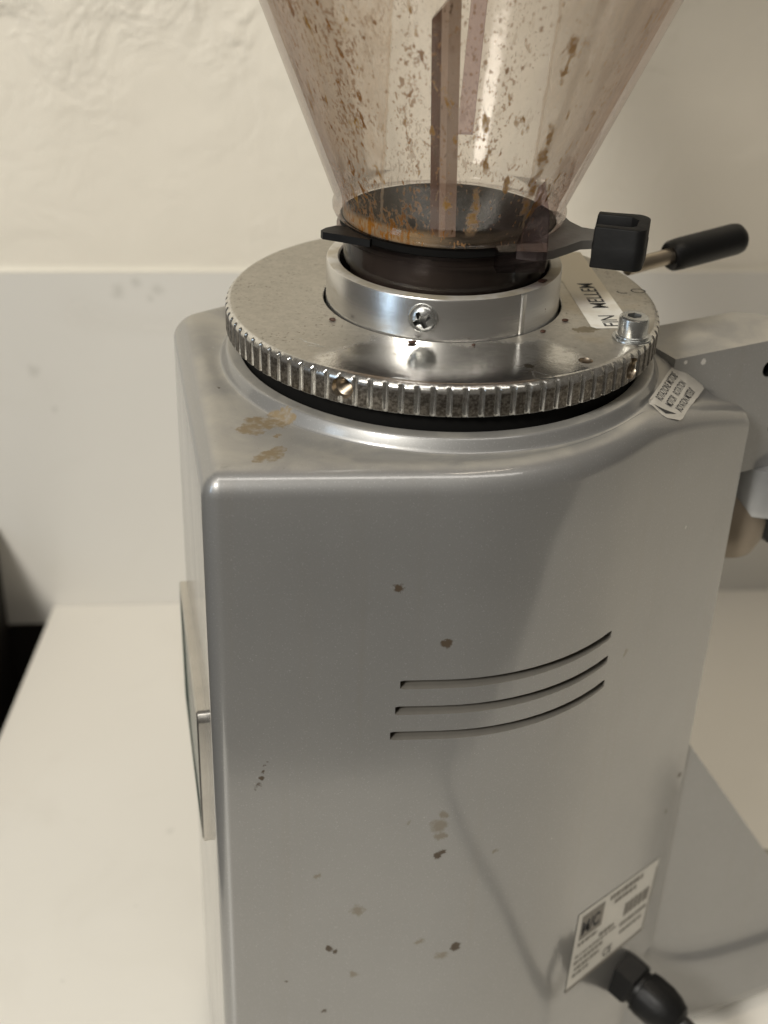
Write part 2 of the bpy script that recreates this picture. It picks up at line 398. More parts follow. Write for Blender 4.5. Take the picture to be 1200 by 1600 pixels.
# hopper plastic: clear, faintly violet, with an oily coffee film on its inner faces
def hopper_mat(name, film, tint=(.982, .97, .958), edge=(.85, .785, .76)):
    m = Mat(name); t = m.t
    fr = m.n('ShaderNodeFresnel'); fr.inputs['IOR'].default_value = 1.45
    lw = m.n('ShaderNodeLayerWeight'); lw.inputs['Blend'].default_value = .5
    g = m.ramp(lw.outputs['Facing'], .35, .98)
    tr = m.n('ShaderNodeBsdfTransparent'); m.link(m.mix(g, tint, edge), tr.inputs[0])
    gl = m.n('ShaderNodeBsdfGlossy'); gl.inputs['Roughness'].default_value = .30 if film else .10
    bump = m.n('ShaderNodeBump'); bump.inputs['Strength'].default_value = .12; bump.inputs['Distance'].default_value = .0006
    m.link(m.noise(160, 4), bump.inputs['Height']); m.link(bump.outputs[0], gl.inputs['Normal'])
    ms = m.n('ShaderNodeMixShader'); m.link(m.math('MULTIPLY', m.math('MINIMUM', fr.outputs[0], .55), .35 if film else 1.0), ms.inputs[0]); m.link(tr.outputs[0], ms.inputs[1]); m.link(gl.outputs[0], ms.inputs[2])
    res = ms.outputs[0]
    if film:
        X, Y, Z = m.xyz()
        ax_x = m.math('SUBTRACT', X, m.math('MULTIPLY', m.math('SUBTRACT', Z, H*.001), .0216))
        front = m.ramp(Y, .002, -.004)
        # a cleaner flat window in the middle of the front
        wob = m.math('MULTIPLY', m.math('SUBTRACT', m.noise(300, 3), .5), .0012)
        axw = m.math('ADD', m.math('ABSOLUTE', ax_x), wob)
        mid = m.math('MULTIPLY', m.ramp(axw, .0186, .0178), front)
        leftm = m.ramp(ax_x, .004, -.012); rightm = m.ramp(ax_x, .014, .020)
        stre = m.noise(1, 5, .65, vec=m.scaled((260, 260, 55)))
        fil = m.math('MULTIPLY', m.ramp(stre, .25, .75, .55, 1.25), m.mixf(mid, m.mixf(leftm, .34, .48), .09))
        fil = m.math('MULTIPLY', m.math('MULTIPLY', fil, m.mixf(front, .22, 1.0)), m.ramp(Z, H*.001+.036, H*.001+.050, .12, 1.0))
        seam = m.math('MULTIPLY', m.ramp(m.math('ABSOLUTE', m.math('SUBTRACT', axw, .0184)), .0005, .0002), front)
        fil = m.math('ADD', fil, m.math('MULTIPLY', seam, .22))
        df = m.n('ShaderNodeBsdfDiffuse'); tl = m.n('ShaderNodeBsdfTranslucent')
        filc = m.mix(stre, (.80, .57, .36), (.93, .75, .55))
        m.link(filc, df.inputs[0]); m.link(filc, tl.inputs[0])
        dt = m.n('ShaderNodeMixShader'); dt.inputs[0].default_value = .20; m.link(df.outputs[0], dt.inputs[1]); m.link(tl.outputs[0], dt.inputs[2])
        # specks of grounds: elongated, denser to the left and low down
        v1 = m.scaled((460, 460, 140)); dens = m.noise(1, 3, .5, vec=m.scaled((70, 70, 26)))
        base_d = m.math('ADD', m.ramp(dens, .28, .68, .0, .17), m.math('MULTIPLY', leftm, .075))
        n = m.noise(1, 4, .62, vec=v1, dist=.12)
        s1 = m.ramp(m.math('ADD', n, base_d), .77, .83)
        n3 = m.noise(1, 3, .6, vec=m.scaled((1050, 1050, 480)), dist=.15)
        s3 = m.ramp(m.math('ADD', n3, m.math('MULTIPLY', base_d, .80)), .70, .75)
        s1 = m.math('MAXIMUM', s1, m.math('MULTIPLY', s3, .8))
        # broad ochre runs
        n2 = m.noise(1, 4, .6, vec=m.scaled((210, 210, 24)), dist=.25)
        s2 = m.math('MULTIPLY', m.ramp(n2, .585, .65), m.ramp(m.noise(1, 4, .6, vec=m.scaled((300, 300, 160))), .34, .52))
        runs = m.spots([(5.5, -29.5, 33, 2.2), (5.5, -30, 39, 2.0), (5.2, -30.5, 28.5, 2.2), (19, -29, 33, 2.0), (20, -30.5, 39, 2.0), (21.5, -32, 47, 2.2), (22.5, -33, 55, 1.6),
                        (3, -42, 72, 1.8), (8, -45, 82, 2.4), (11, -46, 88, 1.8), (-22, -38, 78, 1.6), (-28, -36, 84, 1.6), (14, -44, 78, 1.6), (24, -43, 78, 1.8), (1, -40, 66, 1.6)],
                       .0026, 260, .55, scale=(1, .35, .30))
        s2 = m.math('MAXIMUM', s2, m.math('MULTIPLY', runs, m.ramp(m.noise(500, 3), .30, .55, .45, 1)))
        amber = m.math('MULTIPLY', m.ramp(Z, H*.001+.0295, H*.001+.0270), m.ramp(m.noise(1, 4, .6, vec=m.scaled((120, 120, 300))), .30, .60, .35, .85))
        s2 = m.math('MAXIMUM', m.math('MULTIPLY', s2, m.ramp(Z, H*.001+.026, H*.001+.031)), m.math('MULTIPLY', amber, m.ramp(ax_x, .004, -.014, .12, .62)))
        s1 = m.math('MULTIPLY', s1, m.mixf(front, .5, 1)); s2 = m.math('MULTIPLY', s2, m.mixf(front, .25, 1))
        cov = m.math('MAXIMUM', fil, m.math('MAXIMUM', m.math('MULTIPLY', s1, .9), m.math('MULTIPLY', s2, .92)), clamp=True)
        spc = m.mix(m.noise(200, 2), (.15, .055, .012), (.46, .20, .03))
        c = m.mix(s2, filc, m.mix(m.noise(180, 3), (.30, .125, .010), (.55, .32, .05)))
        c = m.mix(s1, c, spc)
        m.link(c, df.inputs[0]); m.link(c, tl.inputs[0])
        m2 = m.n('ShaderNodeMixShader'); m.link(cov, m2.inputs[0]); m.link(res, m2.inputs[1]); m.link(dt.outputs[0], m2.inputs[2])
        res = m2.outputs[0]
    m.link(res, m.out.inputs['Surface'])
    return m.m
HOPOUT = hopper_mat("hopper_plastic", False)
HOPIN = hopper_mat("hopper_plastic_filmed", True)
def rib_mat(name, c0, c1, alpha):
    m = Mat(name)
    n = m.ramp(m.noise(1, 4, .6, vec=m.scaled((500, 500, 220))), .60, .68)
    m.set(color=m.mix(n, m.mix(m.noise(1, 3, vec=m.scaled((160, 160, 30))), c0, c1), (.10, .05, .022)), rough=.22)
    m.val(m.b, 'Alpha', m.mixf(n, alpha, .95)); return m.m
RIBD = rib_mat("rib_brown_face", (.085, .034, .020), (.17, .075, .045), .93)
RIBMID = rib_mat("rib_pale_face", (.46, .29, .20), (.56, .40, .30), .66)
RIBM = rib_mat("rib_tan_face", (.36, .235, .165), (.45, .31, .23), .68)
RIBP = hopper_mat("hopper_pale_rib", False, (.80, .735, .75), (.50, .42, .45))
NECKM = hopper_mat("hopper_neck_plastic", False, (.80, .755, .74), (.52, .45, .44))
THROAT = simple("coffee_dark_throat", (.032, .025, .021), .35, var=.4, nscale=200)
FLOORH = simple("hopper_shutter_floor", (.013, .012, .010), .75, spec=.12, var=.35, nscale=160)

# ------------------------------------------------------------------ the setting
wd = Vector((math.cos(math.radians(6)), math.sin(math.radians(6)), 0)); wn = Vector((wd.y, -wd.x, 0))   # along the wall / out of it
WP = Vector((-131.7, 302.8, -315))
def wall_pt(s, z, out): return WP + wd*s + wn*out + Vector((0, 0, z+315))
def wall_box(s0, s1, z0, z1, o0, o1):
    bm = bmesh.new()
    c = [wall_pt(s, z, o) for o in (o0, o1) for s, z in ((s0, z0), (s1, z0), (s1, z1), (s0, z1))]
    v = [bm.verts.new(p) for p in c]
    for f in ((0, 1, 2, 3), (4, 5, 6, 7), (0, 1, 5, 4), (1, 2, 6, 5), (2, 3, 7, 6), (3, 0, 4, 7)): bm.faces.new([v[i] for i in f])
    return bm
bm = bmesh.new()
nx, nzv = 212, 70
rows = []
for j in range(nzv+1):
    row = []
    for i in range(nx+1):
        s = -700+2120*i/nx; z = -104+700*j/nzv
        p = wall_pt(s, z, -3)
        d = 1.1*noise.noise(Vector((s*.018, z*.018, 3))) + .5*noise.noise(Vector((s*.06, z*.06, 9)))
        row.append(p+wn*d)
    rows.append(row)
loops(bm, rows, False)
tag(link("wall", bm, PLASTER), "cream plaster wall with trowel marks", None, None, 'structure')
bm = wall_box(-700, 1420, -328, -107.3, 0, -12); bevel(bm, .8, 2)
spl = tag(link("backsplash", bm, LAM_SPLASH), "pale laminate backsplash below the plaster", None, None, 'structure')
bm = bmesh.new(); rows = []
for i in range(121):
    s = -700+2120*i/120; w = .7*noise.noise(Vector((s*.03, 0, 0))); ring = []
    for k in range(9):
        a = PI/2*k/8
        ring.append(wall_pt(s, -107.2+(8.5+w)*(1-math.cos(a))*1.0, -3.6+(2.2)*(1-math.sin(a))*1.0+.3*math.sin(2*a)))
    rows.append(ring)
loops(bm, rows, False)
link("caulk_bead", bm, CAULK, spl)
bm = wall_box(-700, 1420, -1300, -328.5, -2, -12)
tag(link("lower_wall", bm, DARK), "dark wall under the backsplash", None, None, 'structure')
bm = bmesh.new()
back_l = wall_pt(-77.6, -315, .4); back_r = wall_pt(800, -315, .4)
back_r = wall_pt(1400, -315, .4)
prism(bm, [(-208.0, -330), (1300, -194), (back_r.x, back_r.y), (-208.8, back_l.y)], -345, -315); bevel(bm, 1.6, 3)
tag(link("countertop", bm, LAM_TOP), "white laminate countertop", None, None, 'structure')
bm = bmesh.new(); prism(bm, [(-2500, -2500), (2500, -2500), (2500, 900), (-2500, 900)], -1240, -1220)
tag(link("floor", bm, FLOORM), "dark floor", None, None, 'structure')

bm = bmesh.new()
prism(bm, [(-420, 60), (-236.5, 60), (-236.0, 288), (-420, 270)], -900, -258); bevel(bm, 4, 3)
tag(link("dark_cabinet", bm, DARK), "dark brown cabinet beside the counter, mostly out of view at left", "cabinet")

# ------------------------------------------------------------------ coffee grinder
G = empty("coffee_grinder")
tag(G, "silver lacquered coffee grinder with a toothed metal ring on top, standing on the white counter", "coffee grinder")
# --- body casting
OUT = [(-57.9, -81.7, 5.0), (31.8, -73.1, 70), (94.6, 2.2, 2.0), (92, 17, 4), (68, 42, 14), (38, 68, 22), (-20, 75, 40), (-81.2, 21.5, 11)]
outl = resample(round_poly(OUT), 3.2)
NB = len(outl)
# centre-line normals
def normals(poly):
    n = len(poly); out = []
    for i in range(n):
        t = (poly[(i+1) % n]-poly[i-1]).normalized(); out.append(Vector((t.y, -t.x)))
    return out
nor = normals(outl)
def ztop(p):
    u = ((p.x-56)*.64+(p.y+42)*.768)/58.0       # along the shoulder towards the doser
    u = max(0., min(1.15, u))
    fade = 1.0 if p.y < 40 else max(0., 1-(p.y-40)/20)
    return -16.6-16.0*(u**1.35)*fade
def zin(p): return -17.7
FIL = 6.2
rings = []
for z in (-309, -300, -260, -220, -185, -150, -120, -95, -70, -50, -40):
    rings.append([Vector((p.x, p.y, z)) for p in outl])
for k in range(0, 8):
    a = (PI/2)*k/7
    rings.append([Vector((p.x-n.x*FIL*(1-math.cos(a)), p.y-n.y*FIL*(1-math.cos(a)), ztop(p)-FIL*(1-math.sin(a)))) for p, n in zip(outl, nor)])
inner = rings[-1]
angs = [math.atan2(p.y, p.x) for p in inner]
RB = 63.6
for k in range(1, 8):
    t = k/7; ring = []
    for p, a in zip(inner, angs):
        q = Vector((RB*math.cos(a), RB*math.sin(a)))
        zz = p.z+(zin(p)-p.z)*(t*t*(3-2*t))
        ring.append(Vector((p.x+(q.x-p.x)*t, p.y+(q.y-p.y)*t, zz)))
    rings.append(ring)
for r, z in ((63.3, -17.65), (63.0, -17.5), (62.75, -17.2), (62.5, -16.6), (61.6, -14.75), (61.35, -14.35), (61.0, -14.15), (60.5, -14.1), (57.8, -14.15), (57.4, -14.6), (57.3, -22), (40, -22)):
    rings.append([Vector((r*math.cos(a), r*math.sin(a), z)) for a in angs])
bm = bmesh.new(); loops(bm, rings, True, 0, True, True)
bm.normal_update()
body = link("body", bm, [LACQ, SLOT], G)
bvh = BVHTree.FromPolygons([v.co.copy() for v in body.data.vertices], [tuple(p.vertices) for p in body.data.polygons])
def surf(x, y):
    h = bvh.ray_cast(Vector((x*.001, y*.001, (H+60)*.001)), Vector((0, 0, -1)))[0]
    return h.z*1000-H if h else -17
# --- three long vents cut into the side, wrapping round the soft corner
def along(poly):
    L = [0]
    for i in range(len(poly)-1): L.append(L[-1]+(poly[i+1]-poly[i]).length)
    return L
side = [(p, n) for p, n in zip(outl, nor) if n.y < -.3 and p.y < -20 and p.x > -50 and p.x < 75]
cutters = []
for x0, x1, z in ((-9.0, 51.5, -79.6), (-9.9, 51.6, -88.2), (-10.6, 51.4, -96.8)):
    seg = []
    for (p, n), (p2, n2) in zip(side, side[1:]):
        for k in range(3):
            seg.append((p.lerp(p2, k/3), n.lerp(n2, k/3).normalized()))
    seg = [(p, n) for p, n in seg if x0 <= p.x <= x1]
    bm = bmesh.new(); rr = []
    for i, (p, n) in enumerate(seg):
        e = min(i, len(seg)-1-i); hw = 1.45 if e > 0 else 1.2
        rr.append([Vector((p.x+n.x*o, p.y+n.y*o, z+dz)) for o, dz in ((1.5, -hw-.75), (1.5, hw+.75), (-.0, hw), (-2.6, hw*.85), (-2.6, -hw*.62), (0, -hw))])
    loops(bm, rr, True, 0, True, True)
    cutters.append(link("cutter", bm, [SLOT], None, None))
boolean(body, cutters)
# --- base: gusset and flange that run forward under the doser
gd = Vector((math.cos(math.radians(25)), math.sin(math.radians(25)), 0)); gn = Vector((gd.y, -gd.x, 0)); g0 = Vector((94.6, 3.0, 0))
bm = bmesh.new()
poly = [(-6, -152), (1.5, -164), (46, -228), (69, -261), (110, -275), (110, -290), (-6, -290)]
va = [bm.verts.new(g0+gd*s+gn*(-.6)+Vector((0, 0, z))) for s, z in poly]; vb = [bm.verts.new(g0+gd*s-gn*26+Vector((0, 0, z))) for s, z in poly]
bm.faces.new(va); bm.faces.new(vb[::-1])
for i in range(len(poly)): bm.faces.new((va[i], va[(i+1) % len(poly)], vb[(i+1) % len(poly)], vb[i]))
bevel(bm, 1.6, 3)
rows = []
for i in range(40):
    s = -16+150*i/39; zf = -262-17*(1-math.exp(-max(s, -4)/16)); zf = min(zf, -258)
    pr = [(-.9, zf+20), (-.6, zf+8), (-.3, zf+4.0), (.2, zf+1.6), (1.0, zf-.2), (2.1, zf-1.6), (3.2, zf-3.6), (4.0, zf-7), (8.2, -300), (8.3, -304), (7.4, -306), (-8, -307)]
    rows.append([g0+gd*s+gn*o+Vector((0, 0, z)) for o, z in pr])
loops(bm, rows, False)
link("base_flange", bm, LACQ, G)
for x, y in ((-45, -68), (25, -60), (-62, 8), (60, 30)):
    bm = bmesh.new(); lathe(bm, [(9, -315), (10, -314), (10, -309.2)], (x, y, 0), n=24); link("rubber_foot", bm, RUBBER, G)
# --- fork block that carries the doser
fd = Vector((math.cos(math.radians(28.4)), math.sin(math.radians(28.4)), 0)); fn = Vector((fd.y, -fd.x, 0)); f0 = Vector((80.9, 5.6, 0))
bm = bmesh.new()
pl = [(-14, 0), (33, 0), (38, -5), (33, -19), (27, -23), (-14, -23)]
pts = [f0+fd*s+fn*o for s, o in pl]
prism(bm, [(p.x, p.y) for p in pts], -61, -16.4)
bevel(bm, 1.3, 3)
blk = link("fork_block", bm, LACQ, G)
cuts = []
for s, z, r in ((23.5, -26, 2.6), (30.5, -47, 2.6)):
    b2 = bmesh.new(); lathe(b2, [(r, -9), (r, 3)], f0+fd*s+Vector((0, 0, z)), tuple(fn), n=24); cuts.append(link("cutter", b2, [GASKET], None, None))
boolean(blk, cuts)
bm = bmesh.new()
lathe(bm, [(13, -80), (16.5, -78.5), (17, -76), (17, -61.2), (10, -61.1)], f0+fd*39+fn*-10, n=48)
link("doser_bracket", bm, DOSERM, G)
bm = bmesh.new()
lathe(bm, [(5, -96), (10.5, -94), (12.6, -89), (12.8, -83), (10, -76), (5.5, -70), (3.5, -66)], (100, 27, 0), n=40)
link("doser_spout", bm, BROWNM, G)
bm = bmesh.new()
prism(bm, [(0, 0), (42, -7), (46, -16), (12, -13)], -3, 3); bevel(bm, 1.2, 2)
xform(bm, frame(f0+fd*26+fn*-3+Vector((0, 0, -79)), fd, Vector((0, 0, 1)), -fn))
link("doser_lever", bm, BLACK, G)

# --- gasket under the ring, seen as the black gap
bm = bmesh.new(); lathe(bm, [(50, -16.5), (56.4, -16.2), (57.0, -15.4), (57.0, -8.9), (40, -8.7)], n=128)
link("gasket", bm, GASKET, G)
# --- adjusting ring with 84 rounded flutes
NT, PT = 96, 14
prof = [(33.75, -6), (33.75, -.3), (34.0, 0), (48, 0), (59.0, 0), (59.6, -.05), (60.1, -.3), (60.55, -.65), (60.95, -1.05), (61.2, -1.5), (61.3, -2.2), (61.3, -8.0), (61.0, -8.45), (60.3, -8.75), (50, -8.75)]
def flute(r, h, a):
    if r < 58: return r
    ph = (a*NT/(2*PI)+.3) % 1.0; d = (ph-.5)*2*PI*61.3/NT          # mm from the groove's middle
    R = .80
    if abs(d) < R: g = 61.3-.85*math.sqrt(1-(d/R)**2)
    else: g = 61.3-.10*max(0, (1.0-abs(abs(d)-1.5)))*0
    g += .02*noise.noise(Vector((a*70, h*.4, 2)))
    return min(r, g)
bm = bmesh.new(); lathe(bm, prof, n=NT*PT, cap0=False, cap1=False, rfun=flute)
vs = bm.verts
n = NT*PT; bm.verts.ensure_lookup_table()
for i in range(n):           # close the solid on its inner side
    j = (i+1) % n; m_ = (len(prof)-1)*n
    bm.faces.new((vs[i], vs[m_+i], vs[m_+j], vs[j]))
ring = link("adjustment_ring", bm, [RINGM, BRASSY], G, 40)
cuts = []
HOLES = [((-25.9, -55.6, -4.1), 2.45), ((49.4, -36.2, -4.6), 2.6)]
for c, r in HOLES:
    d = Vector((c[0], c[1], 0)).normalized(); b2 = bmesh.new()
    lathe(b2, [(r, -9), (r, -1.2), (r+.45, .0), (r+.45, 4)], Vector((d.x*61.0, d.y*61.0, c[2])), tuple(d), n=40, mat=0)
    cuts.append(link("cutter", b2, [STEELD], None, None))
b2 = bmesh.new(); lathe(b2, [(1.7, -7), (1.7, -.5), (2.3, 1)], (36.0, -42.4, 0), n=32); cuts.append(link("cutter", b2, [BRASSY], None, None))
boolean(ring, cuts)
def thread(c, axis, r, length, pitch):
    b = bmesh.new(); k = int(length/pitch); pr = []
    for i in range(k): pr += [(r-.02, -i*pitch-.5), (r-.62, -i*pitch-pitch*.5-.5)]
    lathe(b, pr, c, axis, n=40, cap0=False, cap1=True)
    link("threaded_hole", b, BRASSY, ring, 20)
for c, r in HOLES:
    d = Vector((c[0], c[1], 0)).normalized(); thread(Vector((d.x*60.2, d.y*60.2, c[2])), tuple(d), r, 7.5, .85)
thread(Vector((36.0, -42.4, 0)), (0, 0, 1), 1.7, 6, .6)
# engraved marks on the ring
bm = bmesh.new()
def stroke(p, q, w=.28, z=.03):
    p = Vector((*p, 0)); q = Vector((*q, 0)); t = (q-p).normalized(); s = Vector((-t.y, t.x, 0))*w
    bm.faces.new([bm.verts.new(v+Vector((0, 0, z))) for v in (p-s, q-s, q+s, p+s)])
tri = [(21.7, -50.3), (21.9, -55.0), (27.3, -53.6)]
for i in range(3): stroke(tri[i], tri[(i+1) % 3], .22)
link("engraved_arrow", bm, STEEL, ring, None)
bm = bmesh.new(); stroke((-13.5, -57.2), (-9.5, -57.9), .35); link("engraved_tick", bm, STEEL, ring, None)
for p_, q_, w_ in (((-36.8, -36.5), (-32.5, -38.6), .22), ((-35.6, -39.2), (-31.2, -39.4), .16), ((-38, -34.6), (-36, -36.6), .12)):
    bm = bmesh.new(); stroke(p_, q_, w_); link("scratch", bm, STEEL, ring, None)
bm = bmesh.new()
for cx, cy, r, a0, a1 in ((57.2, 9.8, 2.0, 0, 2*PI), (52.6, 8.6, 1.6, PI*.9, PI*1.75)):
    k = 22
    for i in range(k):
        t0 = a0+(a1-a0)*i/k; t1 = a0+(a1-a0)*(i+1)/k
        stroke((cx+r*math.cos(t0), cy+r*.75*math.sin(t0)), (cx+r*math.cos(t1), cy+r*.75*math.sin(t1)), .22)
link("stamped_mark", bm, INK, ring, None)
# tape label on the ring
A0 = Vector((46.0, -19.9, 0)); AD = Vector((-5.2, 41, 0)).normalized(); AN = Vector((-AD.y, AD.x, 0))     # along the reading direction / letters' up
bm = bmesh.new()
W2, LEN = 5.8, 62
tp = [(0, -4.9), (0, 4.6), (1.2, W2), (LEN, W2), (LEN, -W2), (1.0, -W2)]
bm.faces.new([bm.verts.new(A0+AD*s+AN*w+Vector((0, 0, .09))) for s, w in tp])
bm2 = bmesh.new()
off = Matrix.Translation
fr_ = frame(A0+AD*1.0+AN*-2.6+Vector((0, 0, .14)), AD, AN, Vector((0, 0, 1)))
text_bm(bm, "FIN", 6.6, fr_, 1, .86, .05)
fr_ = frame(A0+AD*14.5+AN*-2.6+Vector((0, 0, .14)), AD, AN, Vector((0, 0, 1)))
text_bm(bm, "MELLEM", 6.6, fr_, 1, .86, .05)
bm2.free()
link("tape_label", bm, [TAPE, INK], ring, None, recalc=False)
# hexagon socket screw with washer on the ring
bm = bmesh.new()
lathe(bm, [(5.2, .05), (5.3, .3), (5.2, .7), (2, .75)], (50.1, -26.4, 0), n=40)
lathe(bm, [(4.35, .75), (4.45, 1.0), (4.35, 1.35), (4.0, 1.5), (4.0, 5.7), (3.85, 6.2), (3.4, 6.5), (3.25, 6.5)], (50.1, -26.4, 0), n=48)
sk = link("socket_screw", bm, STEEL, ring)
b2 = bmesh.new(); lathe(b2, [(1.75, 3.4), (1.75, 5.9), (2.3, 7)], (50.1, -26.4, 0), n=6, rot=.35)
boolean(sk, [link("cutter", b2, [SOCKETM], None, None)])
# lever screwed into the ring's rim
la = Vector((60.5, 38.0, -2.2)); ld = Vector((.862, .50, .075)).normalized()
bm = bmesh.new(); lathe(bm, [(2.5, -3), (2.5, 26)], la, tuple(ld), n=24); lev = link("lever_rod", bm, STEELD, ring)
bm = bmesh.new(); lathe(bm, [(2.6, 14.2), (4.2, 13.7), (4.8, 14.6), (5.05, 18), (5.05, 40), (4.7, 42), (3.4, 43.4), (1.5, 43.8)], la, tuple(ld), n=32); link("lever_grip", bm, BLACK, lev)

# --- collar
bm = bmesh.new()
lathe(bm, [(29.4, -10), (29.4, 11.0), (29.8, 11.45), (32.2, 11.5), (32.75, 11.3), (33.0, 10.8), (33.0, -8)], n=160, cap0=False, cap1=False)
# raised rib down the collar's side
rib = []
for h in (-.5, 10.9):
    rib.append([Vector((33.0*math.cos(a)+d*math.cos(a), 33.0*math.sin(a)+d*math.sin(a), h)) for a, d in ((math.radians(-53.4), -.15), (math.radians(-52.5), .28), (math.radians(-51.8), .28), (math.radians(-50.4), .10), (math.radians(-48.5), -.15))])
loops(bm, rib, False)
collar = link("collar", bm, COLLARM, G)
sd = Vector((-5.95, -32.4, 0)).normalized(); sx, sy, sz = basis(tuple(sd))
sc = sd*33.0+Vector((0, 0, 6.2))
bm = bmesh.new()
lathe(bm, [(3.85, -.3), (3.9, .5), (3.7, 1.1), (3.1, 1.75), (2.2, 2.15), (1.2, 2.35), (.4, 2.4)], sc, tuple(sd), n=48)
ps = link("cross_screw", bm, STEEL, collar)
b2 = bmesh.new()
ca, sa = math.cos(.55), math.sin(.55); u = sx*ca+sy*sa; v = sy*ca-sx*sa
star = []
for k in range(4):
    d1 = (u, v, -u, -v)[k]; d2 = (v, -u, -v, u)[k]
    star += [d1*2.6-d2*.62, d1*2.6+d2*.62, d1*.82+d2*.82]
loops(b2, [[sc+p*.8+sd*.5 for p in star], [sc+p+sd*3.2 for p in star]], True, 0, True, True)
boolean(ps, [link("cutter", b2, [SOCKETM], None, None)])

# --- motor rotation label on the shoulder
bm = bmesh.new()
out = [(68.7, 1.2), (69.6, 2.3), (78.6, 3.2), (79.0, 2.2), (73.9, -11.4), (66.0, -30.4), (65.0, -31.9), (60.9, -34.7), (59.4, -34.8), (56.4, -31.4), (56.2, -30.2)]
cx = sum(p[0] for p in out)/len(out); cy = sum(p[1] for p in out)/len(out)
K = 16
dense = resample([Vector(p) for p in out], .8)
rg = []
for k in range(K+1):
    t = k/K
    rg.append([Vector((cx+(p.x-cx)*t, cy+(p.y-cy)*t, 0)) for p in dense])
def lsurf(x, y):                       # a stiff flat sticker that gives way a little towards the casting
    p = 16.61+.5-.5332*x+.1080*y
    if math.hypot(x, y) < 64.0: return p
    return min(max(p, surf(x, y)+.15), surf(x, y)+.9)
for r in rg:
    for p in r: p.z = lsurf(p.x, p.y)
loops(bm, rg, True, 0)
ld2 = Vector((.364, .931, 0)).normalized(); ln2 = Vector((-ld2.y, ld2.x, 0))
def lab(e, along, txt, size, xs):
    p = Vector((56.0, -30.8, 0))+ld2*along-ln2*e
    text_bm(bm, txt, size, frame(p, ld2, ln2, Vector((0, 0, 1))), 1, xs, .015, drape=lsurf, off=.12)
lab(2.75, 5.2, "ROTAZIONE MOTORE", 2.75, .86)
lab(5.55, 5.6, "MOTOR   ROTATION", 2.75, .86)
lab(8.35, 6.4, "ROTATION MOTEUR", 2.75, .86)
ar = [(57.5, -30.9), (60.6, -33.3), (64.3, -30.1), (60.6, -31.2)]
vv = [bm.verts.new((x, y, lsurf(x, y)+.14)) for x, y in ar]; bm.faces.new(vv).material_index = 1
link("rotation_label", bm, [FOIL, INK], G, None)

# --- rating plate on the side near the cord
bd = Vector((.640, .768, 0)); bn = Vector((.768, -.640, 0)); b0 = Vector((44.0, -58.9, 0))
def onB(u, z, o=.0): return b0+bd*u+bn*o+Vector((0, 0, z))
# B plane offset measured from the casting itself
q = max(((p-Vector((b0.x, b0.y))).dot(Vector((bn.x, bn.y))) for p, n in zip(outl, nor) if n.dot(Vector((bn.x, bn.y))) > .999), default=0)
b0 = b0+bn*q
bm = bmesh.new()
TL, TR, BR, BL = (16.5, -195), (71.5, -209.5), (67.5, -243), (14.5, -231)
def quad(u, v): 
    a = Vector(TL).lerp(Vector(TR), u); b = Vector(BL).lerp(Vector(BR), u); return a.lerp(b, v)
def prect(u0, v0, u1, v1, o, mat):
    f = bm.faces.new([bm.verts.new(onB(*quad(u, v), o)) for u, v in ((u0, v1), (u1, v1), (u1, v0), (u0, v0))]); f.material_index = mat
prect(0, 0, 1, 1, .15, 0); prect(.0, .955, 1, 1, .2, 2); prect(.982, .1, 1, .96, .2, 2)
prect(.05, .06, .315, .36, .3, 2)
fr_ = frame(onB(*quad(.06, .30), .36), (onB(*quad(1, .3))-onB(*quad(0, .3))).normalized(), Vector((0, 0, 1)), bn)
text_bm(bm, "M/C", 8.2, fr_, 1, .85, .25)
random.seed(3)
for v0, v1, u0, u1 in ((.05, .11, .38, .80), (.15, .20, .45, .74), (.40, .44, .05, .28), (.33, .50, .62, .94), (.48, .53, .32, .50), (.56, .585, .04, .55), (.63, .67, .04, .40), (.72, .76, .06, .36), (.80, .84, .05, .24), (.58, .63, .60, .95), (.70, .74, .62, .92)):
    u = u0
    while u < u1:
        w = random.uniform(.012, .05); prect(u, v0, min(u+w, u1), v1, .3, 2); u += w+random.uniform(.006, .016)
fr_ = frame(onB(*quad(.43, .90), .36), (onB(*quad(1, .9))-onB(*quad(0, .9))).normalized(), Vector((0, 0, 1)), bn)
text_bm(bm, "CE", 5.6, fr_, 1, .95, .0)
link("rating_plate", bm, [LABELW, INK, INKG], G, None)

# --- badge on the left face
lp = Vector((-58.2, -81.9, 0)); ldv = Vector((-81.2+58.2, 21.5+81.9, 0)).normalized(); lnv = Vector((-ldv.y, ldv.x, 0))
def onL(s, z, o): return lp+ldv*s+lnv*o+Vector((0, 0, z))
bm = bmesh.new()
def rrect(s0, s1, z0, z1, r, o):
    p = round_poly([(s0, z0, r), (s1, z0, r), (s1, z1, r), (s0, z1, r)]); return [onL(a.x, a.y, o) for a in p]
vs_ = loops(bm, [rrect(27, 101, -160, -109.5, 3, -.5), rrect(27, 101, -160, -109.5, 3, 1.9), rrect(27.5, 100.5, -159.5, -110.0, 2.6, 2.4), rrect(29.5, 98.5, -157.5, -112, 2, 2.4)], True, 0)
bm.normal_update()
for f in bm.faces:
    if f.normal.z > .5: f.material_index = 1
badge = link("badge", bm, [CHROME, TANDUST], G)
bm = bmesh.new(); loops(bm, [rrect(29.5, 98.5, -157.5, -112, 2, 2.35), rrect(30, 98, -157, -112.5, 2, 2.0)], True, 0, False, True)
link("badge_enamel", bm, GREEN, badge)
